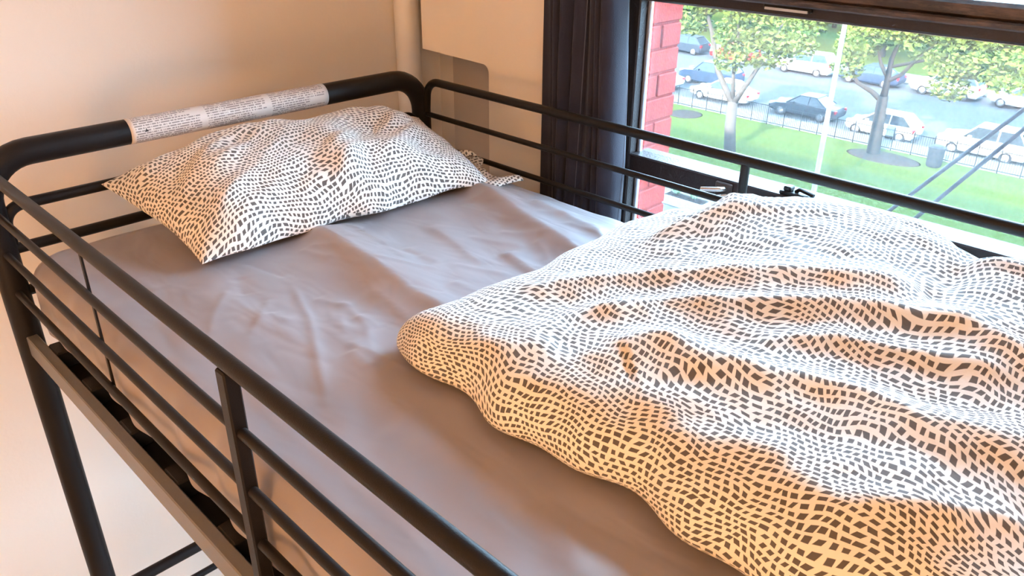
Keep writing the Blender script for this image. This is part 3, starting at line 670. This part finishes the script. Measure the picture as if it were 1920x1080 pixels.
# ------------------------------------------------------------------ cars (build local: front towards -x, centre of wheelbase at 0)
def paint(n, c): return mat('car_paint_' + n, c, .35, 0.0, tuple(x * .93 for x in c), 2, 0, 1, .12)
def car(label, x, y, c, kind='sedan', rz=0.0, group=None, z=GZ - .10):
    r = empty('car', (x, y, z), rz); tag(r, label, 'car', group)
    P = {'sedan': dict(L=4.6, W=1.80, belt=.92, hood=.86, trunk=.95, roof=1.44, pts=[(-1.05, 0), (-.25, 1), (.85, 1), (1.65, .02)], wb=2.70),
         'hatch': dict(L=4.1, W=1.74, belt=.95, hood=.92, trunk=.98, roof=1.50, pts=[(-1.15, 0), (-.35, 1), (1.30, .97), (1.92, .06)], wb=2.60),
         'suv': dict(L=4.7, W=1.86, belt=1.08, hood=1.05, trunk=1.12, roof=1.70, pts=[(-1.05, 0), (-.40, 1), (1.75, .98), (2.22, .05)], wb=2.75)}[kind]
    L, Wd, h = P['L'], P['W'] / 2, P['wb'] / 2
    st = [(-L / 2, .42, .60, .80), (-L / 2 + .12, .30, P['hood'] - .18, .92), (-L / 2 + .55, .24, P['hood'] - .05, .98), (P['pts'][0][0] - .05, .22, P['hood'] + .02, 1.0), (-.2, .22, P['belt'], 1.0), (.9, .22, P['belt'] + .02, 1.0), (P['pts'][3][0], .24, P['trunk'], .99), (L / 2 - .12, .30, P['trunk'] - .06, .95), (L / 2, .42, P['trunk'] - .26, .86)]
    vs = []; fs = []; k = 10
    for (sx, zb_, zt_, wf) in st:
        w_ = Wd * wf; mid = (zb_ + zt_) / 2
        half = [(w_ * .86, zb_), (w_ * .98, zb_ + .10), (w_, mid), (w_ * .97, zt_ - .05), (w_ * .86, zt_)]
        vs += [(sx, -a, b) for a, b in half] + [(sx, a, b) for a, b in reversed(half)]
    for i in range(len(st) - 1):
        for j in range(k): fs.append((i * k + j, i * k + (j + 1) % k, (i + 1) * k + (j + 1) % k, (i + 1) * k + j))
    fs.append(tuple(range(k))); fs.append(tuple((len(st) - 1) * k + j for j in range(k)))
    m = MB(); m.add(vs, fs); body = m.build('body', c, r, True, True, angle=math.radians(35))
    (a0, _), (a1, f1), (a2, f2), (a3, f3) = P['pts']; zt = P['roof']; zb_ = P['belt'] - .03
    def cab(pts, wl, wu, nm, mt_, par):
        vs = [(x_, s * (wl + (wu - wl) * t), zb_ + (zt - zb_) * t) for s in (-1, 1) for x_, t in pts]; n = len(pts)
        m = MB(); m.add(vs, [tuple(range(n)), tuple(range(2 * n - 1, n - 1, -1))] + [(i, (i + 1) % n, (i + 1) % n + n, i + n) for i in range(n)]); return m.build(nm, mt_, par, False, True)
    cab([(a0, 0), (a1, .97), (a2, .97 * f2), (a3, 0)], Wd * .90, Wd * .70, 'windows', M_CGLASS, r)
    roof = MB().box(a1 - .05, a2 + .08, -Wd * .735, Wd * .735, zt - .07, zt, .03).build('roof', c, r, True, True, angle=SM)
    for s in (-1, 1):                            # pillars in body colour over the dark glass
        for (xa_, xb_) in ((a0, a1), ((a1 + a2) / 2 + .1, (a1 + a2) / 2 + .1), (a3, a2)):
            MB().tube([(xa_, s * (Wd * .905), zb_), (xb_, s * Wd * .715, zt - .03)], .045, 6).build('pillar', c, roof, False, True)
        MB().box(a0 + .35, a0 + .55, s * Wd * 1.0 - .10, s * Wd * 1.0 + .10, P['belt'] - .02, P['belt'] + .12, .03).build('mirror', c, body, False, True)
        MB().box(-L / 2 + .06, -L / 2 + .30, s * Wd * .70 - .16, s * Wd * .70 + .16, P['hood'] - .26, P['hood'] - .12, .03).build('headlight', M_HEAD, body, False, True)
        MB().box(L / 2 - .22, L / 2 - .01, s * Wd * .76 - .14, s * Wd * .76 + .14, P['trunk'] - .30, P['trunk'] - .10, .03).build('tail_light', M_TAIL, body, False, True)
        for wx in (-h, h):
            wh = MB().lathe([(.24, -.10), (.32, -.09), (.33, -.03), (.33, .03), (.32, .09), (.24, .10)], (wx, s * (Wd - .10), .33), 20, 'y').build('wheel', M_TYRE, r, True, True, angle=SM)
            MB().lathe([(.0, s * .115), (.06, s * .12), (.20, s * .108), (.225, s * .095)], (wx, s * (Wd - .10), .33), 14, 'y').build('rim', M_RIM, wh, True, True, angle=SM)
    return r
white, dark, blue, red, silver = paint('white', (.17, .17, .17)), paint('charcoal', (.008, .010, .014)), paint('navy', (.006, .011, .022)), paint('red', (.13, .006, .006)), paint('silver', (.11, .115, .12))
yn = 49.5
def cx(px, py): return float(gpt(px, py)[0])
def cary(px, py): g_ = gpt(px, py); return float(g_[0]), float(g_[1])
def pk(px0, py0, px1, py1): a = gpt(px0, py0); b = gpt(px1, py1); return float((a[0] + b[0]) / 2), float((a[1] + b[1]) / 2) + .85
x, y = pk(1464, 213, 1534, 226); car('dark charcoal sedan parked behind the fence beside the pale pole', x, y, dark, 'sedan')
x, y = pk(1603, 249, 1682, 264); car('small white hatchback parked behind the fence at the dark-trunked tree', x, y, white, 'hatch')
x, y = pk(1778, 284, 1887, 304); car('white SUV parked behind the fence next to the rubbish bin', x, y, white, 'suv')
x, y = pk(1309, 183, 1378, 196); car('white sedan parked behind the pale-trunked tree', x, y, white, 'sedan')
car('silver car mostly hidden behind the red brick pilaster', x - 6.1, y + .1, silver, 'sedan')
car('navy SUV standing in the street past the white sedan', cx(1307, 162), 53.2, blue, 'suv')
car('dark car parked at the far kerb beside the brick pilaster', cx(1283, 96), 62.6, dark, 'hatch')
car('red car under the foliage of the pale-trunked tree', cx(1392, 108), 62.3, red, 'hatch')
car('white SUV parked at the far kerb between the two trees', cx(1500, 137), 62.2, white, 'suv')
xk = cx(1622, 158)
car('navy sedan at the far kerb behind the dark-trunked tree', xk, 62.2, blue, 'sedan')
car('tall white car at the far kerb right of the dark-trunked tree', xk + 5.4, 62.4, white, 'suv')
car('white hatchback at the far kerb under overhanging leaves', xk + 10.5, 62.3, white, 'hatch')
car('silver sedan at the far kerb partly hidden by low leaves', xk + 15.6, 62.3, silver, 'sedan')

# ------------------------------------------------------------------ fence, pole, bin, planter
fe = empty('iron_fence', (-15, YF - .1, GZ)); tag(fe, 'thin dark iron fence along the lawn edge', 'fence')
FX0, FX1 = -34.0, 2.0; ff = MB(); x = FX0; pm = None; k = 0
while x < FX1:
    if pm is None: o = MB().box(FX0 - .022, FX0 + .022, YF - .122, YF - .078, GZ, GZ + 1.3, .004).build('post', M_IRON, fe); pm = o.data
    else: o = bpy.data.objects.new('post', pm); COL.objects.link(o); o.parent = fe; o.location = (x - FX0, 0, 0)
    for j in range(1, 9): ff.box(x + j * .122 - .007, x + j * .122 + .007, YF - .107, YF - .093, GZ + .08, GZ + 1.2)
    x += 1.1
f_ = ff.build('pickets', M_IRON, fe); f_['kind'] = 'stuff'
for z in (.14, 1.16): bx('fence_rail', M_IRON, (FX0, FX1, YF - .115, YF - .085, GZ + z - .018, GZ + z + .018), fe)
g_ = gpt(1522, 378)
lp = empty('lamp_post', tuple(g_)); tag(lp, 'tall pale painted street pole rising from the lawn in front of the fence', 'pole')
MB().lathe([(.19, GZ), (.19, GZ + .35), (.12, GZ + .45), (.105, GZ + 6), (.085, GZ + 13)], (g_[0], g_[1], 0), 18).build('pole', M_POLE, lp, True, angle=SM)
MB().tube([(g_[0], g_[1], GZ + 12.9), (g_[0], g_[1] + .5, GZ + 13.4), (g_[0], g_[1] + 1.8, GZ + 13.5)], .05, 10, .3).build('arm', M_POLE, lp, True, angle=SM)
bx('lamp_head', M_POLE, (g_[0] - .15, g_[0] + .15, g_[1] + 1.7, g_[1] + 2.4, GZ + 13.40, GZ + 13.55), lp, .04)
g_ = gpt(1752, 310); bn = empty('rubbish_bin', (g_[0], g_[1] - .2, GZ)); tag(bn, 'dark rubbish bin standing on the lawn at the fence', 'bin')
MB().lathe([(.34, 0), (.38, .08), (.40, .95), (.40, .97)], (0, 0, 0), 16).build('bin_body', M_BIN, bn, True, True, angle=SM)
MB().lathe([(.43, .97), (.43, 1.05), (.30, 1.12), (.12, 1.15)], (0, 0, 0), 16).build('lid', M_BIN, bn, True, True, angle=SM)
g_ = gpt(1285, 388); pb = empty('planter_box', (g_[0], g_[1], GZ - .01)); tag(pb, 'low grey planter box on the pale plaza below the window', 'planter')
bx('box', mat('planter_grey', (.18, .19, .20), .8), (-1.1, 1.1, -.35, .35, 0, .45), pb, .03, True)
bx('soil', M_MULCH, (-1.02, 1.02, -.28, .28, .43, .47), pb, 0, True)
for i, dx in enumerate((-.55, .45)):
    s_ = empty('small_shrub', (g_[0] + dx, g_[1], GZ + .462)); tag(s_, 'small round shrub growing in the grey planter box', 'shrub', 'shrubs in the planter')
    n = 500; d = rng.normal(size=(n, 3)); d /= np.linalg.norm(d, axis=1)[:, None]; c_ = d * .27 * rng.uniform(.6, 1, (n, 1)) + np.array([0, 0, .33]); m = MB()
    for q in c_:
        a = rng.normal(size=3); a /= np.linalg.norm(a); b = np.cross(a, rng.normal(size=3)); b /= np.linalg.norm(b); m.add([q - a * .05, q + b * .025, q + a * .05, q - b * .025], [(0, 1, 2, 3)])
    m.build('foliage', M_SHRUB, s_, False, True); MB().tube([(0, 0, 0), (0, 0, .2)], .02, 8).build('stem', M_BARK, s_, True, True)

# two slim struts of a bracket fixed to the facade, slanting up past the glass
for i, (a, b, lab) in enumerate((((1690, 378), (1945, 186), 'upper of two slim grey steel stay rods slanting past the window outside'), ((1742, 388), (1945, 221), 'lower of two slim grey steel stay rods slanting past the window outside'))):
    yy = 2.75; A = at(*a, 1, yy); B = at(*b, 1, yy); d = B - A; A = A - d * .25; B = B + d * .9
    s_ = empty('stay_rod', tuple(A)); tag(s_, lab, 'rod')
    MB().tube([A, B], .0075, 10).build('rod', mat('rod_steel', (.035, .042, .055), .6, 0, None, 8, 0, 60, .1), s_, True, angle=SM)
    MB().tube([(A[0], YO + .042, A[2] - .1), (A[0], yy, A[2])], .012, 10).build('wall_bracket', mat('rod_steel', (.13, .16, .20)), s_, True, angle=SM)
    MB().tube([(B[0], YO + .042, B[2] + .1), (B[0], yy, B[2])], .012, 10).build('wall_bracket', mat('rod_steel', (.13, .16, .20)), s_, True, angle=SM)

# ------------------------------------------------------------------ trees
def foliage(blobs, n, size):
    vs = np.zeros((n * 4, 3)); wts = np.array([b[3] * b[4] for b in blobs]); idx = rng.choice(len(blobs), n, p=wts / wts.sum())
    B = np.array(blobs); d = rng.normal(size=(n, 3)); d /= np.linalg.norm(d, axis=1)[:, None]; rr = rng.uniform(.25, 1, (n, 1)) ** .5
    c = B[idx, :3] + d * rr * np.column_stack([B[idx, 3], B[idx, 3], B[idx, 4]])
    a = rng.normal(size=(n, 3)); a[:, 2] *= .5; a /= np.linalg.norm(a, axis=1)[:, None]; b = np.cross(a, rng.normal(size=(n, 3))); b /= np.linalg.norm(b, axis=1)[:, None]
    s = size * rng.uniform(.6, 1.3, (n, 1)); vs[0::4] = c - a * s; vs[1::4] = c + b * s * .55; vs[2::4] = c + a * s; vs[3::4] = c - b * s * .55
    m = MB(); m.v = [tuple(q) for q in vs]; m.f = [(4 * i, 4 * i + 1, 4 * i + 2, 4 * i + 3) for i in range(n)]; return m
def tree(loc, label, limbs, blobs, lm, bm_, n=6000, size=.17, group=None, mulch=0):
    r = empty('tree', loc); tag(r, label, 'tree', group); tk = None
    for i, (pts, r0, r1) in enumerate(limbs):
        K = len(pts); rads = [r0 + (r1 - r0) * k / (K - 1) for k in range(K)]
        o = MB().tube(pts, r0, 10, rads=rads).build('trunk' if i == 0 else 'branch', bm_, r if i == 0 else tk, True, True)
        if i == 0: tk = o
    f = foliage(blobs, n, size).build('foliage', lm, r, False, True); f['kind'] = 'stuff'
    if mulch:
        mm = MB().lathe([(mulch, .0), (mulch * .9, .05), (mulch * .4, .10), (.0, .12)], (0, 0, 0), 28); mm.v = [(a + .6, b * .55 - .15, c) for a, b, c in mm.v]; mm.build('mulch_ring', M_MULCH, r, True, True)
    return r
# pixel -> local point of a tree that stands at depth y
def tl(o, pts): return [tuple(np.array(at(a, b, 1, o[1])) - o) for a, b in pts]
o1 = gpt(1368, 283)
tree(tuple(o1), 'young tree with pale forked trunk on the lawn before the white sedan', [(tl(o1, [(1368, 285), (1369, 235), (1374, 190)]), .34, .27), (tl(o1, [(1374, 195), (1362, 170), (1345, 130), (1335, 60), (1322, 10), (1310, -60)]), .20, .06), (tl(o1, [(1375, 195), (1395, 165), (1412, 140), (1440, 100), (1470, 40)]), .17, .05), (tl(o1, [(1374, 185), (1375, 140), (1385, 60), (1380, -30)]), .13, .05), (tl(o1, [(1345, 60), (1310, 40), (1285, 20)]), .07, .03)],
     [(*tl(o1, [q])[0], r_, h_) for q, r_, h_ in (((1330, -10), 1.6, 1.0), ((1390, 60), 1.5, 1.0), ((1430, 100), 1.6, .8), ((1470, 60), 1.7, 1.1), ((1370, 110), 1.0, .7), ((1420, 0), 2.0, 1.3), ((1300, 40), 1.0, .8), ((1490, 85), 1.2, .6))], M_LEAF2, M_BARK2, 5200, .15)
o2 = gpt(1637, 290)
tree(tuple(o2), 'spreading tree with dark grey trunk on a round mulch bed beside the white hatchback', [(tl(o2, [(1636, 292), (1645, 240), (1656, 180)]), .36, .27), (tl(o2, [(1654, 190), (1635, 172), (1608, 155), (1590, 120), (1577, 95)]), .16, .05), (tl(o2, [(1656, 185), (1664, 150), (1672, 110), (1690, 70), (1700, 30)]), .20, .05), (tl(o2, [(1664, 152), (1690, 140), (1718, 112), (1732, 100), (1770, 70)]), .13, .04), (tl(o2, [(1666, 150), (1652, 120), (1648, 100), (1640, 60)]), .12, .04), (tl(o2, [(1672, 125), (1750, 110), (1830, 90), (1900, 90)]), .09, .03)],
     [(*tl(o2, [q])[0], r_, h_) for q, r_, h_ in (((1610, 80), 1.3, .9), ((1680, 50), 1.9, 1.1), ((1750, 75), 1.8, 1.1), ((1790, 120), 1.5, .9), ((1780, 165), 1.1, .7), ((1850, 110), 1.9, 1.1), ((1900, 140), 1.7, .9), ((1700, 10), 2.3, 1.2), ((1830, 40), 2.4, 1.3), ((1590, 125), .9, .6))], M_LEAF2, M_BARK, 7500, .15, mulch=2.0)
bgx = [(-62, 73, 0), (-53, 72, 1), (-44, 73, 2), (-35, 72, 0), (-26, 73, 1), (-17, 72, 2), (-8, 73, 0), (1, 72, 1), (-70, 84, 2), (-58, 85, 0), (-47, 84, 1), (-36, 85, 0), (-25, 84, 2), (-14, 85, 1), (-3, 84, 0)]
labs = ['mid green leafy tree beyond the street', 'yellow green leafy tree beyond the street', 'deep green leafy tree beyond the street']
for (x, y, k) in bgx:
    hh = random.uniform(6.5, 8.5) if y < 80 else random.uniform(9, 11)
    bl = [(random.uniform(-2.6, 2.6), random.uniform(-2, 2), random.uniform(1.6, hh), random.uniform(1.6, 2.6), random.uniform(1.2, 2.0)) for _ in range(13)]
    tree((x, y, GZ), labs[k], [([(0, 0, 0), (.1, 0, hh * .4), (.2, .1, hh * .8)], .25, .08), ([(.1, 0, hh * .35), (1.2, .3, hh * .7)], .12, .04), ([(.1, 0, hh * .4), (-1.3, -.2, hh * .75)], .12, .04)], bl, (M_LEAF, M_LEAF2, M_LEAF3)[k], M_BARK, 3600, .30, 'trees lining the far side of the street')
for (px, py, R) in ((1285, 214, 1.1),):
    g_ = gpt(px, py); mb_ = MB().lathe([(R, .0), (R * .9, .04), (R * .3, .07), (0, .08)], (0, 0, 0), 24).build('mulch_bed', M_MULCH, None, True, True); mb_.location = tuple(g_)
    tag(mb_, 'bare brown mulch bed in the lawn beside the brick pilaster', 'mulch bed')
